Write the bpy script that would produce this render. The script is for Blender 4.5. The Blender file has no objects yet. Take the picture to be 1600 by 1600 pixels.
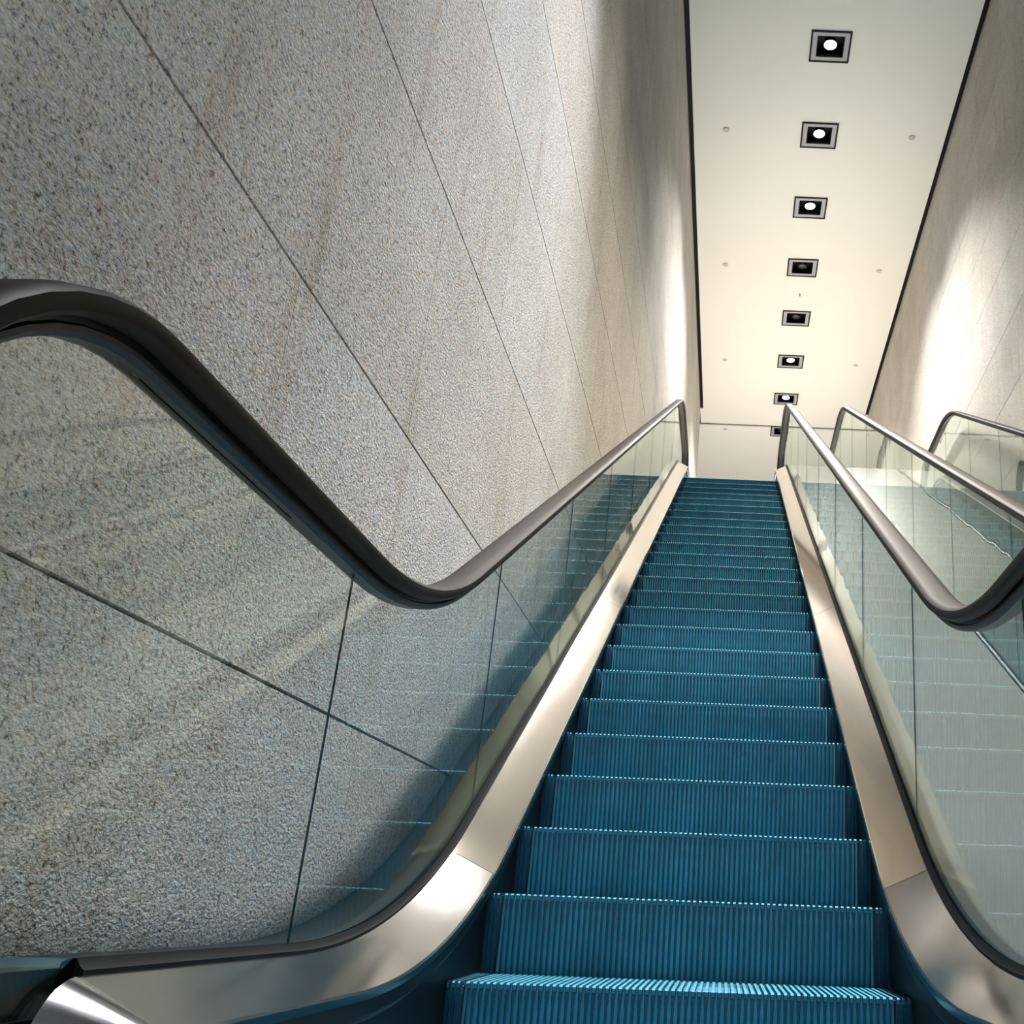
import bpy, math, random
from mathutils import Matrix, Vector
random.seed(7)
S = bpy.context.scene
COL = S.collection
R = math.radians
sin, cos, tan, sqrt = math.sin, math.cos, math.tan, math.sqrt

# ------------------------------------------------------------------ camera
cam_data = bpy.data.cameras.new('camera')
cam = bpy.data.objects.new('camera', cam_data)
COL.objects.link(cam)
PITCH, YAW, ROLL = 0.3682, 0.0067, 0.0386
fw = Vector((sin(YAW)*cos(PITCH), cos(YAW)*cos(PITCH), sin(PITCH)))
r0 = Vector((cos(YAW), -sin(YAW), 0)); u0 = r0.cross(fw)
rr = r0*cos(ROLL) + u0*sin(ROLL); uu = -r0*sin(ROLL) + u0*cos(ROLL)
mw = Matrix(((rr.x, uu.x, -fw.x, 0.1023), (rr.y, uu.y, -fw.y, -3.1218), (rr.z, uu.z, -fw.z, 0.2003), (0, 0, 0, 1)))
cam.matrix_world = mw
cam_data.sensor_fit = 'HORIZONTAL'
cam_data.sensor_width = 36.0
cam_data.lens = 36.0*1631.3/1600
cam_data.shift_x = -(1162.4-800)/1600
cam_data.shift_y = (797.9-800)/1600
cam_data.clip_start = 0.02
S.camera = cam

# ------------------------------------------------------------------ light and exposure
S.view_settings.view_transform = 'Standard'
S.view_settings.look = 'None'
S.view_settings.gamma = 1.0
S.view_settings.use_curve_mapping = False
S.view_settings.exposure = 0.0
world = bpy.data.worlds.new('world'); S.world = world
world.use_nodes = True
bg = world.node_tree.nodes['Background']
bg.inputs[0].default_value = (0.76, 0.83, 0.92, 1)
bg.inputs[1].default_value = 0.25

def area(name, loc, target, sx, sy, power, col):
    d = bpy.data.lights.new(name, 'AREA'); d.shape = 'RECTANGLE'; d.size = sx; d.size_y = sy
    d.energy = power; d.color = col
    o = bpy.data.objects.new(name, d); COL.objects.link(o)
    o.location = loc
    o.rotation_euler = (Vector(target)-Vector(loc)).to_track_quat('-Z', 'Y').to_euler()
    return o
# added fill lights, unseen: upper hall bounce, and frontal fill from behind the camera
area('upper_hall_fill', (1.2, 27.0, 11.3), (1.2, 25.0, 5.85), 9, 8, 450, (1.0, 0.95, 0.86))
area('lower_hall_fill', (0.6, -8.0, 4.2), (0.2, 0.5, 0.6), 3.0, 1.6, 150, (0.52, 0.82, 1.0))
# beams of the downlights: (power, cone, softness, colour)
BEAMS = {'mid': (1250.0, 78, 0.8, (1.0, 0.96, 0.88)), 'hall': (3300.0, 104, 0.8, (1.0, 0.97, 0.91)),
         'low': (6000.0, 46, 0.9, (1.0, 0.86, 0.66)), 'near': (17500.0, 36, 0.95, (0.98, 0.98, 1.0)), 'foot': (4500.0, 30, 0.95, (0.98, 0.98, 1.0))}

# ------------------------------------------------------------------ materials
def mat(name, base=(0.5, 0.5, 0.5), metallic=0.0, rough=0.5, spec=0.5):
    m = bpy.data.materials.new(name); m.use_nodes = True
    b = m.node_tree.nodes['Principled BSDF']
    b.inputs['Base Color'].default_value = (*base, 1)
    b.inputs['Metallic'].default_value = metallic
    b.inputs['Roughness'].default_value = rough
    b.inputs['Specular IOR Level'].default_value = spec
    return m
def nd(m, typ, **kw):
    n = m.node_tree.nodes.new(typ)
    for k, v in kw.items():
        if k in n.inputs: n.inputs[k].default_value = v
        else: setattr(n, k, v)
    return n
def lk(m, a, ao, b, bi): m.node_tree.links.new(a.outputs[ao], b.inputs[bi])
def bsdf(m): return m.node_tree.nodes['Principled BSDF']
def ramp(m, stops):
    n = m.node_tree.nodes.new('ShaderNodeValToRGB')
    e = n.color_ramp.elements
    while len(e) < len(stops): e.new(0.5)
    for el, (p, c) in zip(e, stops):
        el.position = p; el.color = (*c, 1) if len(c) == 3 else c
    return n
def mixc(m, blend='MIX', fac=0.5):
    n = m.node_tree.nodes.new('ShaderNodeMix'); n.data_type = 'RGBA'; n.blend_type = blend
    n.inputs[0].default_value = fac
    return n

def stone():
    m = mat('bush_hammered_stone', rough=0.85, spec=0.25)
    tc = nd(m, 'ShaderNodeTexCoord')
    geo = nd(m, 'ShaderNodeNewGeometry')
    # fine grain colour
    n1 = nd(m, 'ShaderNodeTexNoise', Scale=110.0, Detail=4.0, Roughness=0.65)
    lk(m, tc, 'Object', n1, 'Vector')
    r1 = ramp(m, [(0.33, (0.15, 0.125, 0.105)), (0.43, (0.50, 0.48, 0.465)), (0.62, (0.70, 0.69, 0.68))])
    lk(m, n1, 'Fac', r1, 'Fac')
    # warm and cool grains side by side
    nc = nd(m, 'ShaderNodeTexNoise', Scale=46.0, Detail=3.0, Roughness=0.6)
    lk(m, tc, 'Object', nc, 'Vector')
    rc = ramp(m, [(0.32, (0.86, 0.93, 1.0)), (0.5, (1, 1, 1)), (0.68, (1.0, 0.90, 0.80))])
    lk(m, nc, 'Fac', rc, 'Fac')
    x0 = mixc(m, 'MULTIPLY', 1.0); lk(m, r1, 'Color', x0, 6); lk(m, rc, 'Color', x0, 7)
    # broad tone
    n2 = nd(m, 'ShaderNodeTexNoise', Scale=1.3, Detail=5.0, Roughness=0.6)
    lk(m, tc, 'Object', n2, 'Vector')
    r2 = ramp(m, [(0.3, (0.82, 0.80, 0.78)), (0.7, (1.0, 0.99, 0.97))])
    lk(m, n2, 'Fac', r2, 'Fac')
    x1 = mixc(m, 'MULTIPLY', 1.0); lk(m, x0, 2, x1, 6); lk(m, r2, 'Color', x1, 7)
    # rust streaks that run down the panels
    mp = nd(m, 'ShaderNodeMapping'); mp.inputs['Scale'].default_value = (1, 5.0, 0.55)
    lk(m, tc, 'Object', mp, 'Vector')
    n3 = nd(m, 'ShaderNodeTexNoise', Scale=1.6, Detail=6.0, Roughness=0.6)
    lk(m, mp, 'Vector', n3, 'Vector')
    r3 = ramp(m, [(0.56, (1, 1, 1)), (0.74, (0.85, 0.76, 0.66))])
    lk(m, n3, 'Fac', r3, 'Fac')
    x2 = mixc(m, 'MULTIPLY', 1.0); lk(m, x1, 2, x2, 6); lk(m, r3, 'Color', x2, 7)
    # each slab its own tone
    r4 = ramp(m, [(0.0, (0.90, 0.88, 0.85)), (0.5, (1.0, 0.98, 0.95)), (1.0, (0.95, 0.97, 0.98))])
    lk(m, geo, 'Random Per Island', r4, 'Fac')
    x3 = mixc(m, 'MULTIPLY', 1.0); lk(m, x2, 2, x3, 6); lk(m, r4, 'Color', x3, 7)
    lk(m, x3, 2, bsdf(m), 'Base Color')
    # hammered relief
    mp2 = nd(m, 'ShaderNodeMapping'); mp2.inputs['Scale'].default_value = (1, 0.8, 1.25)
    lk(m, tc, 'Object', mp2, 'Vector')
    b1 = nd(m, 'ShaderNodeTexNoise', Scale=112.0, Detail=3.0, Roughness=0.6)
    lk(m, mp2, 'Vector', b1, 'Vector')
    bp = nd(m, 'ShaderNodeBump', Strength=0.9, Distance=0.010)
    lk(m, b1, 'Fac', bp, 'Height'); lk(m, bp, 'Normal', bsdf(m), 'Normal')
    return m

def glass():
    m = bpy.data.materials.new('clear_glass'); m.use_nodes = True
    nt = m.node_tree; nt.nodes.remove(nt.nodes['Principled BSDF'])
    out = nt.nodes['Material Output']
    tr = nd(m, 'ShaderNodeBsdfTransparent'); tr.inputs[0].default_value = (0.955, 0.975, 0.96, 1)
    gl = nd(m, 'ShaderNodeBsdfGlossy'); gl.inputs['Color'].default_value = (0.95, 1, 0.97, 1); gl.inputs['Roughness'].default_value = 0.004
    geo = nd(m, 'ShaderNodeNewGeometry')
    mr = nd(m, 'ShaderNodeMapRange'); mr.inputs[3].default_value = 1.52; mr.inputs[4].default_value = 1/1.52
    lk(m, geo, 'Backfacing', mr, 0)
    fr = nd(m, 'ShaderNodeFresnel'); lk(m, mr, 0, fr, 'IOR')
    tc = nd(m, 'ShaderNodeTexCoord')
    n = nd(m, 'ShaderNodeTexNoise', Scale=2.2, Detail=1.0); lk(m, tc, 'Object', n, 'Vector')
    bp = nd(m, 'ShaderNodeBump', Strength=0.06, Distance=0.03); lk(m, n, 'Fac', bp, 'Height')
    lk(m, bp, 'Normal', gl, 'Normal')
    mx = nd(m, 'ShaderNodeMixShader'); lk(m, fr, 0, mx, 0)
    nt.links.new(tr.outputs[0], mx.inputs[1]); nt.links.new(gl.outputs[0], mx.inputs[2])
    nt.links.new(mx.outputs[0], out.inputs['Surface'])
    return m

def steel(name, base, rough, amt, stretch):
    m = mat(name, base, 1.0, rough)
    tc = nd(m, 'ShaderNodeTexCoord')
    mp = nd(m, 'ShaderNodeMapping'); mp.inputs['Scale'].default_value = stretch
    lk(m, tc, 'Object', mp, 'Vector')
    n = nd(m, 'ShaderNodeTexNoise', Scale=6.0, Detail=4.0); lk(m, mp, 'Vector', n, 'Vector')
    mr = nd(m, 'ShaderNodeMapRange'); mr.inputs[3].default_value = rough-amt; mr.inputs[4].default_value = rough+amt
    lk(m, n, 'Fac', mr, 0); lk(m, mr, 0, bsdf(m), 'Roughness')
    return m

def step_paint(name, base, metallic, rough):
    m = mat(name, base, metallic, rough)
    tc = nd(m, 'ShaderNodeTexCoord')
    mp = nd(m, 'ShaderNodeMapping'); mp.inputs['Scale'].default_value = (1, 1, 0.5)
    lk(m, tc, 'Object', mp, 'Vector')
    n = nd(m, 'ShaderNodeTexNoise', Scale=7.0, Detail=5.0, Roughness=0.65); lk(m, mp, 'Vector', n, 'Vector')
    r = ramp(m, [(0.3, tuple(c*0.62 for c in base)), (0.7, tuple(min(1, c*1.25) for c in base))])
    lk(m, n, 'Fac', r, 'Fac'); lk(m, r, 'Color', bsdf(m), 'Base Color')
    return m

M = dict(
    stone=stone(), glass=glass(),
    glass_edge=mat('glass_edge', (0.02, 0.05, 0.045), 0, 0.2),
    joint=mat('dark_joint', (0.02, 0.018, 0.015), 0, 0.9),
    ceiling=mat('ceiling_paint', (0.88, 0.87, 0.83), 0, 0.42, 0.25),
    black=mat('black_metal', (0.004, 0.004, 0.004), 0.0, 0.5, 0.15),
    lamp_grey=mat('grey_trim', (0.40, 0.40, 0.44), 0.0, 0.4),
    disc=mat('grey_disc', (0.55, 0.56, 0.55), 0, 0.5),
    deck=steel('polished_steel', (0.68, 0.63, 0.58), 0.075, 0.015, (8, 0.6, 0.6)),
    deck_dark_reflection=steel('brushed_steel_darkened', (0.30, 0.30, 0.31), 0.17, 0.02, (8, 0.6, 0.6)),  # brushed finish; base darkened to stand in for a dark reflection
    lip=mat('bright_steel', (0.75, 0.77, 0.76), 1.0, 0.22),
    skirt=mat('dark_skirt', (0.006, 0.010, 0.014), 0.0, 0.45, 0.2),
    gasket=mat('black_gasket', (0.004, 0.005, 0.006), 0.0, 0.4, 0.12),
    outer=mat('grey_cladding', (0.045, 0.05, 0.045), 0.0, 0.35),
    rubber=mat('handrail_rubber', (0.009, 0.0065, 0.0055), 0.0, 0.48, 0.12),
    guide=mat('black_guide', (0.008, 0.009, 0.010), 0.2, 0.4),
    floor=mat('stone_floor', (0.60, 0.57, 0.52), 0, 0.4),
    comb=mat('comb_plate', (0.35, 0.36, 0.36), 0.9, 0.4),
    step=step_paint('blue_step_paint', (0.032, 0.20, 0.285), 0.15, 0.42),
    step_side=step_paint('navy_step_side', (0.010, 0.075, 0.13), 0.3, 0.4),
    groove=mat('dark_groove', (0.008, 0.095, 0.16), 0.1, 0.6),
    worn=mat('worn_step_edge', (0.035, 0.18, 0.25), 0.0, 0.6, 0.2),
    wall_plain=mat('plain_wall', (0.72, 0.66, 0.58), 0, 0.7),
)
def emis(name, col, s):
    m = bpy.data.materials.new(name); m.use_nodes = True
    b = bsdf(m); b.inputs['Base Color'].default_value = (1, 1, 1, 1)
    b.inputs['Emission Color'].default_value = (*col, 1); b.inputs['Emission Strength'].default_value = s
    return m
M['lit'] = emis('lit_lens', (1.0, 0.98, 0.94), 30.0)
M['unlit'] = mat('unlit_lens', (0.03, 0.03, 0.03), 0.4, 0.15)

# ------------------------------------------------------------------ helpers
class MB:
    def __init__(s): s.v = []; s.f = []; s.mi = []
    def quad(s, a, b, c, d, mi=0):
        n = len(s.v); s.v += [a, b, c, d]; s.f.append((n, n+1, n+2, n+3)); s.mi.append(mi)
    def box(s, x0, x1, y0, y1, z0, z1, mi=0):
        n = len(s.v)
        s.v += [(x0, y0, z0), (x1, y0, z0), (x1, y1, z0), (x0, y1, z0), (x0, y0, z1), (x1, y0, z1), (x1, y1, z1), (x0, y1, z1)]
        for q in ((0, 3, 2, 1), (4, 5, 6, 7), (0, 1, 5, 4), (1, 2, 6, 5), (2, 3, 7, 6), (3, 0, 4, 7)):
            s.f.append(tuple(n+i for i in q)); s.mi.append(mi)
    def lathe(s, cx, cy, prof, n=24, mi=0):          # prof: (radius, z)
        b = len(s.v); k = len(prof)
        for i in range(n):
            a = 2*math.pi*i/n
            for r, z in prof: s.v.append((cx+r*cos(a), cy+r*sin(a), z))
        for i in range(n):
            for j in range(k-1):
                i2 = (i+1) % n
                s.f.append((b+i*k+j, b+i2*k+j, b+i2*k+j+1, b+i*k+j+1)); s.mi.append(mi)
        s.f.append(tuple(b+i*k+k-1 for i in range(n))); s.mi.append(mi)
        s.f.append(tuple(b+i*k for i in reversed(range(n)))); s.mi.append(mi)
    def sweep(s, path, prof, closed=True, caps=True, mi=0, fmi=None):
        # path: (y, z, ny, nz); prof: (x, h)
        b = len(s.v); k = len(prof)
        for (y, z, ny, nz) in path:
            for x, h in prof: s.v.append((x, y+ny*h, z+nz*h))
        m = k if closed else k-1
        for i in range(len(path)-1):
            for j in range(m):
                j2 = (j+1) % k
                s.f.append((b+i*k+j, b+i*k+j2, b+(i+1)*k+j2, b+(i+1)*k+j)); s.mi.append(fmi[j] if fmi else mi)
        if closed and caps:
            s.f.append(tuple(b+j for j in reversed(range(k)))); s.mi.append(mi)
            e = b+(len(path)-1)*k
            s.f.append(tuple(e+j for j in range(k))); s.mi.append(mi)
    def mesh(s, name, mats, smooth=False, sharp=32):
        me = bpy.data.meshes.new(name); me.from_pydata(s.v, [], s.f)
        for m in mats: me.materials.append(m)
        me.polygons.foreach_set('material_index', s.mi)
        import bmesh
        bm = bmesh.new(); bm.from_mesh(me); bmesh.ops.recalc_face_normals(bm, faces=bm.faces); bm.to_mesh(me); bm.free()
        if smooth:
            me.shade_smooth(); me.set_sharp_from_angle(angle=R(sharp))
        me.update()
        return me
def obj(name, me, parent=None, loc=None):
    o = bpy.data.objects.new(name, me); COL.objects.link(o)
    if parent: o.parent = parent
    if loc: o.location = loc
    return o
def build(mb, name, mats, parent=None, smooth=False, loc=None, sharp=32):
    return obj(name, mb.mesh(name, mats if isinstance(mats, list) else [mats], smooth, sharp), parent, loc)
def thing(name, loc, label, cat, group=None):
    o = bpy.data.objects.new(name, None); COL.objects.link(o); o.location = loc; o.empty_display_size = 0.2
    o['label'] = label; o['category'] = cat
    if group: o['group'] = group
    return o
def tag(o, label, cat, group=None):
    o['label'] = label; o['category'] = cat
    if group: o['group'] = group
    return o
def struct(o, label=None, cat=None):
    o['kind'] = 'structure'
    if label: o['label'] = label
    if cat: o['category'] = cat
    return o

# ------------------------------------------------------------------ dimensions
XL, XR = -0.905, 3.195          # faces of the two stone walls
H = 11.65                        # ceiling
ZF, ZU = -0.15, 5.85             # lower and upper floor
Y_END = 19.9                     # the stone walls end here, the upper hall opens
TAN = tan(R(30))
X2 = 2.285                       # centre line of the second escalator
LAMP_X, LAMP_Y0, LAMP_DY = 1.144, 8.24, 1.803

# ------------------------------------------------------------------ setting: walls
def stone_wall(name, x, sgn, phase, label):
    # sgn: direction the face looks to (+1 = towards +x)
    mb = MB(); g = 0.0080; d = 0.03
    zs = [0.63+0.878*j for j in range(-1, 14)]
    y0, y1 = -6.0, Y_END
    for j in range(len(zs)-1):
        za, zb = zs[j]+g/2, min(zs[j+1]-g/2, H+0.25)
        if za > H+0.2: break
        off = (phase + (0.86 if j % 2 == 1 else 0.0)) % 1.72
        y = y0 - 1.72 + ((off - (y0 % 1.72)) % 1.72)
        while y < y1:
            a, b = max(y+g*0.14, y0), min(y+1.72-g*0.14, y1)
            if b-a > 0.02:
                xa, xb = (x-d, x) if sgn > 0 else (x, x+d)
                mb.box(xa, xb, a, b, za, zb, 0)
            y += 1.72
    xa, xb = (x-0.30, x-d+0.004) if sgn > 0 else (x+d-0.004, x+0.30)
    mb.box(xa, xb, y0, y1, ZF-0.1, H+0.25, 1)
    return struct(build(mb, name, [M['stone'], M['joint']]), label, 'wall')
stone_wall('wall_left', XL, 1, -0.23, 'rough grey stone slab wall beside the near escalator')
stone_wall('wall_right', XR, -1, 7.0, 'pale stone slab wall on the far side of both escalators')

# plaster end of the left and right walls in the upper hall
def wall_end(name, x0, x1):
    mb = MB(); mb.box(x0, x1, Y_END+0.002, Y_END+0.04, ZU, H+0.25)
    return struct(build(mb, name, M['wall_plain']))
wall_end('trim_1', XL-0.30, XL)
wall_end('trim_2', XR, XR+0.30)

# ------------------------------------------------------------------ setting: ceilings with openings for the lamps
HOLE = 0.268
def lamp_x(k): return LAMP_X if k > -4 else 0.60      # unseen row over the foot, shifted toward the stone wall to place the handrail shadow
lamp_ys = [LAMP_Y0+LAMP_DY*k for k in range(-6, 8)]
def ceiling(name, x0, x1, y0, y1, lx, holes):
    mb = MB(); t = 0.05
    xs = [x0, lx-HOLE, lx+HOLE, x1]
    mb.box(xs[0], xs[1], y0, y1, H, H+t); mb.box(xs[2], xs[3], y0, y1, H, H+t)
    y = y0
    for h in holes:
        mb.box(xs[1], xs[2], y, h-HOLE, H, H+t); y = h+HOLE
    mb.box(xs[1], xs[2], y, y1, H, H+t)
    return struct(build(mb, name, M['ceiling']))
ceiling('ceiling', XL+0.075, XR-0.075, 2.0, 20.55, LAMP_X, [y for y in lamp_ys if 2 < y < 20.4])
ceiling('ceiling_lower_end', XL+0.075, XR-0.075, -6.0, 2.0, lamp_x(-4), [y for y in lamp_ys if y < 2])
ceiling('ceiling_upper_hall', -7.0, 9.0, 20.655, 34.0, LAMP_X, [y for y in lamp_ys if y > 20.6])
mb = MB(); mb.box(XL-0.3, XR+0.3, -6.0, 20.9, H+0.26, H+0.3); mb.box(XL-0.3, XR+0.3, 20.555, 20.65, H+0.03, H+0.26)
struct(build(mb, 'trim_3', M['black']))     # dark void above the shadow gaps
mb = MB()
mb.box(XL+0.004, XL+0.07, -6.0, 19.75, H+0.02, H+0.06); mb.box(XR-0.07, XR-0.004, -6.0, 19.75, H+0.02, H+0.06)
struct(build(mb, 'trim_4', M['black']))
mb = MB(); mb.box(XL, XL+0.074, 19.76, 20.55, H, H+0.05); mb.box(XR-0.074, XR, 19.76, 20.55, H, H+0.05)
struct(build(mb, 'trim_5', M['ceiling']))

# ------------------------------------------------------------------ setting: floors and the far hall wall
mb = MB(); mb.box(-6, 8, -9.0, -1.35, ZF-0.1, ZF)
struct(build(mb, 'floor', M['floor']))
mb = MB(); mb.box(-7, 9, 11.6, 34.0, ZU-0.15, ZU)
struct(build(mb, 'floor_upper_hall', M['floor']))
mb = MB(); mb.box(-7, 9, 34.0, 34.2, ZU-0.15, H+0.2)
struct(build(mb, 'wall_far', M['wall_plain']))

# ------------------------------------------------------------------ the escalator
# base curve: offset 0 is the line through the step noses, with its own curves below and above
ZB, RB, ZT, RT = -0.05, 2.8, 5.95, 1.0
A30 = R(30)
def base_path(y_start, y_end, n_arc=24):
    p = []
    yi = ZB/TAN; T = RB*tan(A30/2); ya = yi-T
    p.append((y_start, ZB, 0, 1))
    for i in range(n_arc+1):
        a = A30*i/n_arc
        p.append((ya+RB*sin(a), ZB+RB*(1-cos(a)), -sin(a), cos(a)))
    yt = ZT/TAN; T2 = RT*tan(A30/2); ye = yt+T2
    y0, z0 = yt-T2*cos(A30), ZT-T2*sin(A30)
    for i in range(1, 8):
        f = i/8; q = p[n_arc+1]
        p.append((q[0]+(y0-q[0])*f, q[1]+(z0-q[1])*f, -sin(A30), cos(A30)))
    for i in range(n_arc+1):
        a = A30*(1-i/n_arc)
        p.append((ye-RT*sin(a), ZT-RT*(1-cos(a)), -sin(a), cos(a)))
    p.append((y_end, ZT, 0, 1))
    return p
Y_LO, Y_HI = -1.80, 11.7
Y_DK = -1.60               # front of the inner deck
PATH = base_path(Y_LO, Y_HI)
def lerp(a, b, f): return tuple(u+(v-u)*f for u, v in zip(a, b))
def cut(path, ya, yb):
    # piece of the base path between two y values
    out = []
    for i in range(len(path)-1):
        p, q = path[i], path[i+1]
        if q[0] <= ya or p[0] >= yb: continue
        a = lerp(p, q, (ya-p[0])/(q[0]-p[0])) if p[0] < ya else p
        b = lerp(p, q, (yb-p[0])/(q[0]-p[0])) if q[0] > yb else q
        if not out: out.append(a)
        out.append(b)
    return out
def zoff(y, h):
    # height at y of the curve lying h above the base curve
    prev = None
    for (py, pz, ny, nz) in PATH:
        c = (py+ny*h, pz+nz*h)
        if prev and prev[0] <= y <= c[0]+1e-9:
            return prev[1]+(c[1]-prev[1])*(y-prev[0])/max(1e-9, c[0]-prev[0])
        prev = c
    return (ZB if y < 0 else ZT)+h

HR = 0.975                 # handrail centre above the base curve
NR = 0.445                 # radius of the newel curve
def rail_path(h):
    p = []
    zc = ZB+HR-NR
    d = h-HR
    for i in range(25):      # lower newel, from the inlet round to the top
        a = R(268)-R(178)*i/24
        p.append((Y_LO+(NR)*cos(a), zc+NR*sin(a), cos(a), sin(a)))
    for (y, z, ny, nz) in PATH[1:-1]:
        p.append((y+ny*HR, z+nz*HR, ny, nz))
    zc2 = ZT+HR-NR
    for i in range(25):
        a = R(90)-R(178)*i/24
        p.append((Y_HI+NR*cos(a), zc2+NR*sin(a), cos(a), sin(a)))
    return p
RAILP = rail_path(HR)

RAIL_PROF = [(-0.051, -0.004), (-0.049, 0.007), (-0.040, 0.015), (-0.022, 0.0185), (0.0, 0.0195), (0.022, 0.0185), (0.040, 0.015), (0.049, 0.007),
             (0.051, -0.004), (0.048, -0.015), (0.039, -0.021), (0.022, -0.022), (0.020, -0.014), (0.030, -0.006), (-0.030, -0.006), (-0.020, -0.014), (-0.022, -0.022), (-0.039, -0.021), (-0.048, -0.015)]
GUIDE_PROF = [(-0.019, -0.013), (0.019, -0.013), (0.019, -0.028), (0.024, -0.032), (0.024, -0.040), (0.015, -0.047), (-0.015, -0.047), (-0.024, -0.040), (-0.024, -0.032), (-0.019, -0.028)]
JOINTS = [-0.86+1.41*i for i in range(9)]
DECK_CUTS = [-9, 0.36, 3.30, 6.25, 9.2, 99]

def balustrade(root, s, outer_x, outer_mat, name_outer='outer_deck'):
    """s = -1 for the side towards -x, +1 for +x; everything is in the escalator's own coordinates"""
    gx = 0.755*s
    # handrail and its guide
    mb = MB(); mb.sweep(RAILP, [(gx-0.006*s+x, h) for x, h in RAIL_PROF]); build(mb, 'handrail', M['rubber'], root, True)
    mb = MB(); mb.sweep(RAILP, [(gx+x, h) for x, h in GUIDE_PROF]); build(mb, 'handrail_guide', M['guide'], root, True)
    # glass panes
    gt, hb, ht = 0.0020, 0.095, HR-0.034
    edges = [Y_LO-0.385]+JOINTS+[Y_HI+0.385]
    for i in range(len(edges)-1):
        a, b = edges[i]+(0.0015 if i else 0), edges[i+1]-(0.0015 if i < len(edges)-2 else 0)
        n = 40 if i in (0, len(edges)-2) else (20 if i < 3 or i > 6 else 2)
        mb = MB(); k = 0
        for q in range(n+1):
            y = a+(b-a)*q/n
            if i == 0 and y < Y_LO:
                w = sqrt(max(0.0, 0.398**2-(y-Y_LO)**2)); zc = ZB+HR-NR; zt, zb = zc+w, zc-w
            elif i == len(edges)-2 and y > Y_HI:
                w = sqrt(max(0.0, 0.398**2-(y-Y_HI)**2)); zc = ZT+HR-NR; zt, zb = zc+w, zc-w
            else:
                zt, zb = zoff(y, ht), zoff(y, hb)
                if i == 0: zt = min(zt, ZB+HR-NR+0.398) if y < -1.2 else zt
            mb.v += [(gx-gt, y, zb), (gx+gt, y, zb), (gx+gt, y, zt), (gx-gt, y, zt)]
            if q:
                o = 4*(q-1)
                for j in range(4):
                    mb.f.append((o+j, o+(j+1) % 4, o+4+(j+1) % 4, o+4+j)); mb.mi.append(1 if j in (0, 2) else 0)
        mb.f.append((3, 2, 1, 0)); mb.mi.append(1)
        o = 4*n; mb.f.append((o, o+1, o+2, o+3)); mb.mi.append(1)
        build(mb, 'glass_panel', [M['glass'], M['glass_edge']], root)
    # polished inner deck, in lengths, the lowest with a rounded nose
    dp = [(0.605*s, 0.060), (0.606*s, 0.074), (0.611*s, 0.0785), (0.738*s, 0.1425), (0.740*s, 0.130), (0.70*s, 0.06)]
    for i in range(len(DECK_CUTS)-1):
        p = cut(PATH, max(DECK_CUTS[i], Y_DK)+0.0015, min(DECK_CUTS[i+1], Y_HI)-0.0015)
        if i == 0:
            rn, cy = -0.05, Y_DK
            nose = [(cy-rn, -0.12, -1, 0)]
            for q in range(13):
                a = R(180)-R(90)*q/12
                nose.append((cy+rn*cos(a), ZB-rn+rn*sin(a), cos(a), sin(a)))
            p = nose+p[1:]
        mb = MB(); mb.sweep(p, dp); build(mb, 'inner_deck', M['deck'] if i else M['deck_dark_reflection'], root, True, sharp=10)
    # bright lip and dark skirt beside the steps
    mb = MB(); mb.sweep(PATH, [(0.6085*s, 0.059), (0.640*s, 0.059), (0.640*s, 0.014), (0.622*s, 0.014), (0.612*s, 0.022), (0.6085*s, 0.030)], fmi=[0, 0, 0, 1, 0, 0])
    build(mb, 'skirt_lip', [M['skirt'], M['lip']], root)
    mb = MB(); mb.sweep(PATH, [(0.634*s, 0.040), (0.660*s, 0.040), (0.660*s, -0.34), (0.634*s, -0.34)]); build(mb, 'skirt_panel', M['skirt'], root)
    # gasket holding the glass
    gp = cut(PATH, Y_DK+0.005, Y_HI)
    mb = MB(); mb.sweep(gp, [(0.7375*s, 0.105), (0.7375*s, 0.149), (0.743*s, 0.153), (0.7500*s, 0.163), (0.7515*s, 0.163), (0.7518*s, 0.09)]); build(mb, 'glass_gasket', M['gasket'], root, True)
    mb = MB(); mb.sweep(gp, [(0.7590*s, 0.09), (0.7590*s, 0.163), (0.770*s, 0.158), (0.774*s, 0.100)]); build(mb, 'glass_gasket', M['gasket'], root, True)
    # casing where the handrail runs into the foot of the newel
    mb = MB(); a, b = sorted((0.680*s, 0.7735*s)); mb.box(a, b, Y_LO-0.12, Y_DK-0.16, ZF, 0.0); build(mb, 'handrail_inlet', M['guide'], root)
    mb = MB(); mb.box(a, b, Y_HI+0.02, Y_HI+0.12, ZU, ZT+0.03); build(mb, 'handrail_inlet', M['guide'], root)
    # outer deck
    op = [(Y_LO-0.9, ZB, 0, 1)]+PATH[1:] if abs(outer_x) < 1.0 else PATH
    mb = MB(); mb.sweep(op, [(0.7745*s, 0.10), (0.7745*s, 0.150), (0.780*s, 0.155), (outer_x, 0.155), (outer_x, -0.25), (outer_x-0.02*s, -0.25), (outer_x-0.02*s, 0.10)])
    build(mb, name_outer, outer_mat, root, True)

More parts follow.
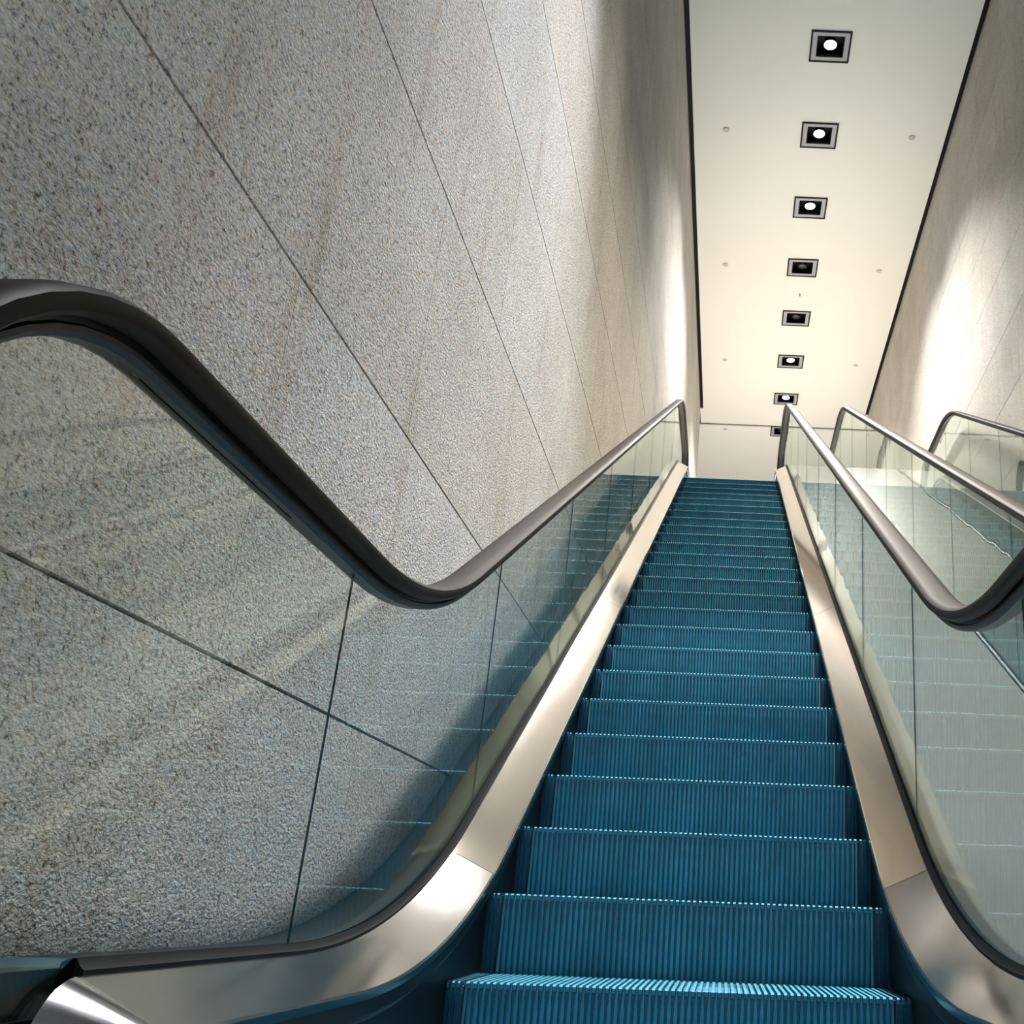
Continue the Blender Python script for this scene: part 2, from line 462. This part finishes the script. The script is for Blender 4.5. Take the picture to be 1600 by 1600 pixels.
# ---- one step, made once
SW, PITCHN = 0.58, 64
PX = 2*SW/PITCHN
def ry(z):               # riser curve: recedes a little towards its foot
    return 0.030*(abs(z)/0.25)**1.6
def riser_ribs(mb, x0, n, px, zb, mi, wmi):
    for i in range(n):
        xc = x0+(i+0.5)*px; w = px*0.27
        # pointed rib: wide from below, tapering to a point under the nose
        zs = [-0.004, -0.050, -0.11, -0.17, zb]; hw = [0.0008, w, w, w, w]; dp = 0.0075
        b = len(mb.v)
        for z, a in zip(zs, hw):
            y = ry(z)
            mb.v += [(xc-a, y-dp, z), (xc+a, y-dp, z), (xc+a*1.25, y, z), (xc-a*1.25, y, z)]
        for k in range(len(zs)-1):
            o = b+4*k
            for q in ((0, 1, 5, 4), (1, 2, 6, 5), (3, 0, 4, 7)):
                mb.f.append(tuple(o+t for t in q)); mb.mi.append(mi)
        mb.f.append((b+3, b+2, b+1, b)); mb.mi.append(mi)
def riser_skin(mb, x0, x1, zb, mi):
    zs = [-0.002, -0.05, -0.11, -0.17, zb]
    for k in range(len(zs)-1):
        mb.quad((x0, ry(zs[k]), zs[k]), (x1, ry(zs[k]), zs[k]), (x1, ry(zs[k+1]), zs[k+1]), (x0, ry(zs[k+1]), zs[k+1]), mi)
def tread_ribs(mb, x0, n, px, mi, wmi):
    for i in range(n+1):
        xc = x0+i*px; w = px*0.24
        b = len(mb.v)
        for (y, z) in ((-0.008, -0.014), (-0.008, -0.002), (-0.004, 0.002), (0.388, 0.002), (0.388, -0.014)):
            mb.v += [(xc-w, y, z), (xc+w, y, z)]
        for k in range(4):
            o = b+2*k; mb.f.append((o, o+1, o+3, o+2)); mb.mi.append(wmi if k < 2 else mi)
        mb.f.append((b, b+2, b+4, b+6, b+8)); mb.mi.append(mi)
        mb.f.append((b+9, b+7, b+5, b+3, b+1)); mb.mi.append(mi)
ZR = -0.235
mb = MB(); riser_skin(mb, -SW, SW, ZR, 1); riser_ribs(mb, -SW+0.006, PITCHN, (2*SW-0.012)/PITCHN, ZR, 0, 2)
mb.box(-SW-0.001, -SW+0.006, -0.006, 0.002, ZR+0.01, -0.003, 0); mb.box(SW-0.006, SW+0.001, -0.006, 0.002, ZR+0.01, -0.003, 0)
STEP_RISER = mb.mesh('step', [M['step'], M['groove'], M['worn']])
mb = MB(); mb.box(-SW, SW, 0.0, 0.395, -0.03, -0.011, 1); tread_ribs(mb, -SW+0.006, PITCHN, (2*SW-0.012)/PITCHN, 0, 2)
STEP_TREAD = mb.mesh('tread', [M['step'], M['groove'], M['worn']])
def side_mesh(s):
    x0, x1 = (SW+0.009, 0.6325) if s > 0 else (-0.6325, -SW-0.009)
    mb = MB(); riser_skin(mb, x0, x1, ZR, 1); n = 3; px = (x1-x0)/n
    riser_ribs(mb, x0, n, px, ZR, 0, 0)
    mb.box(x0, x1, 0.0, 0.395, -0.03, -0.011, 1); tread_ribs(mb, x0+px*0.3, n-1, px, 0, 2)
    return mb.mesh('side_strip', [M['step_side'], M['groove'], M['worn']])
STEP_SIDES = [side_mesh(-1), side_mesh(1)]
STEP_GAPS = []
for xa, xb in ((-SW-0.0088, -SW-0.001), (SW+0.001, SW+0.0088)):
    mb = MB(); mb.box(xa, xb, 0.010, 0.39, ZR, -0.006); STEP_GAPS.append(mb.mesh('dividing_groove', [M['joint']]))

def step_pos(k):
    if k <= -1: return 0.4*k, ZF+0.012
    if k <= 24: return 0.4*k, 0.4*TAN*k+0.0
    return 0.4*k, {25: 5.715, 26: 5.81, 27: ZU-0.012}[k]
def make_steps(root):
    first = None
    for k in range(-1, 28):
        y, z = step_pos(k)
        if first is None:
            st = obj('step', STEP_RISER, root)
            kids = [obj('tread', STEP_TREAD, st)]+[obj('side_strip', m, st) for m in STEP_SIDES]+[obj('dividing_groove', g, st) for g in STEP_GAPS]
            first = (st, kids)
        else:
            st = first[0].copy(); COL.objects.link(st); st.parent = root
            for c in first[1]:
                d = c.copy(); COL.objects.link(d); d.parent = st
        st.location = (0, y, z)

def comb(root, y0, y1, z):
    mb = MB(); mb.box(-0.632, 0.632, y0, y1, z-0.03, z+0.004)
    n = 64
    ye, sg = (y1, 1) if z < 1 else (y0, -1)
    for i in range(n):
        x = -SW+PX*(i+0.5)
        ya, yb = sorted((ye, ye+0.05*sg)); mb.box(x-0.004, x+0.004, ya, yb, z-0.01, z+0.002)
    build(mb, 'comb_plate', M['comb'], root)

e1 = thing('escalator', (0, 0, 0), 'near escalator with blue ribbed steps rising beside the rough grey stone wall', 'escalator', 'escalators')
balustrade(e1, -1, XL+0.002, M['outer'])
balustrade(e1, 1, 1.1424, M['outer'])
make_steps(e1)
comb(e1, -1.34, -0.86, ZF); comb(e1, 11.25, 11.58, ZU)
e2 = thing('escalator', (X2, 0, 0), 'far escalator seen through the glass, beside the right-hand stone wall', 'escalator', 'escalators')
balustrade(e2, -1, -(X2-1.1426), M['outer'])
balustrade(e2, 1, XR-X2-0.002, M['outer'])
make_steps(e2)
comb(e2, -1.34, -0.86, ZF); comb(e2, 11.25, 11.58, ZU)

# ------------------------------------------------------------------ ceiling downlights
LIT = {-6: 0, -5: 1, -4: 1, -3: 1, -2: 1, -1: 1, 0: 1, 1: 1, 2: 1, 3: 0, 4: 0, 5: 1, 6: 1, 7: 0}
LAMP_LABEL = {0: 'lit square downlight at the top of the picture, with the dimmer ceiling around it', 1: 'lit square downlight second from the top of the picture',
              2: 'lit square downlight just before the two unlit ones', 3: 'unlit square downlight nearer the camera of the two between lit ones',
              4: 'unlit square downlight farther from the camera of the two between lit ones', 5: 'lit square downlight just beyond the two unlit ones',
              6: 'lit square downlight glaring behind the top of the middle handrail', 7: 'unlit square downlight past the dark ceiling joint'}
frame = MB(); f0, f1, f2 = 0.285, 0.260, 0.194
def ring(mb, a, b, z0, z1, mi=0):
    mb.box(-a, a, -a, -b, z0, z1, mi); mb.box(-a, a, b, a, z0, z1, mi); mb.box(-a, -b, -b, b, z0, z1, mi); mb.box(b, a, -b, b, z0, z1, mi)
ring(frame, f0, f1, -0.016, -0.0005)
FRAME = frame.mesh('outer_frame', [M['black']])
mb = MB(); ring(mb, f1-0.001, f2, -0.008, 0.012); TRIM = mb.mesh('grey_trim', [M['lamp_grey']])
mb = MB(); ring(mb, f2-0.001, f2-0.012, -0.004, 0.14); mb.box(-f2, f2, -f2, f2, 0.14, 0.15); HOUSING = mb.mesh('recess', [M['black']])
mb = MB(); mb.lathe(0, 0, [(0.078, 0.10), (0.092, 0.055), (0.102, 0.025), (0.094, 0.022), (0.083, 0.045)], 28); CUP = mb.mesh('reflector_cup', [M['black']], True)
def lens(m):
    mb = MB(); mb.lathe(0, 0, [(0.082, 0.035), (0.078, 0.020), (0.054, 0.010), (0.018, 0.006)], 28); return mb.mesh('lens', [m], True)
LENS = {1: lens(M['lit']), 0: lens(M['unlit'])}
def beam(kind):
    p, c, b, col = BEAMS[kind]
    d = bpy.data.lights.new('downlight_beam', 'SPOT'); d.energy = p; d.spot_size = R(c); d.spot_blend = b
    d.shadow_soft_size = 0.09; d.color = col
    return d
BEAM = {k: beam(k) for k in BEAMS}
KIND = {-5: 'foot', -4: 'near', -3: 'low', -2: 'low', -1: 'low', 0: 'mid'}
for k in range(-6, 8):
    lab = LAMP_LABEL.get(k, 'square downlight in the ceiling above and behind the camera')
    t = thing('ceiling_downlight', (lamp_x(k), LAMP_Y0+LAMP_DY*k, H), lab, 'ceiling light', 'square downlights along the ceiling')
    obj('outer_frame', FRAME, t); obj('grey_trim', TRIM, t); hs = obj('recess', HOUSING, t); obj('reflector_cup', CUP, hs)
    obj('lens', LENS[LIT[k]], t)
    if LIT[k]:
        b = obj('beam', BEAM[KIND.get(k, 'hall')], t, (0, 0, -0.005))

# ------------------------------------------------------------------ small ceiling discs
mb = MB(); mb.lathe(0, 0, [(0.052, 0), (0.052, -0.012), (0.046, -0.018), (0.02, -0.020)], 20); DISC = mb.mesh('ceiling_disc', [M['disc']], True)
rows = {10.0: 'level with the second lit downlight', 13.65: 'level with the nearer unlit downlight', 17.3: 'level with the lit downlight past the unlit'}
for y, w in rows.items():
    for x, side in ((-0.315, 'left'), (2.595, 'right')):
        o = obj('sprinkler_cover', DISC); o.location = (x, y, H)
        tag(o, f'sprinkler cover on the {side} of the ceiling, {w}', 'sprinkler cover', 'sprinkler covers in the ceiling')
o = obj('sprinkler_cover', DISC); o.location = (-0.29, 20.85, H)
tag(o, 'small round sprinkler cover just past the dark ceiling joint', 'sprinkler cover', 'sprinkler covers in the ceiling')
mb = MB(); mb.lathe(0, 0, [(0.022, 0), (0.022, -0.02), (0.012, -0.035), (0.012, -0.05), (0.02, -0.052)], 14)
o = build(mb, 'fire_sprinkler', M['disc'], None, True, (1.16, 14.56, H))
tag(o, 'tiny sprinkler head between the two unlit downlights', 'sprinkler')
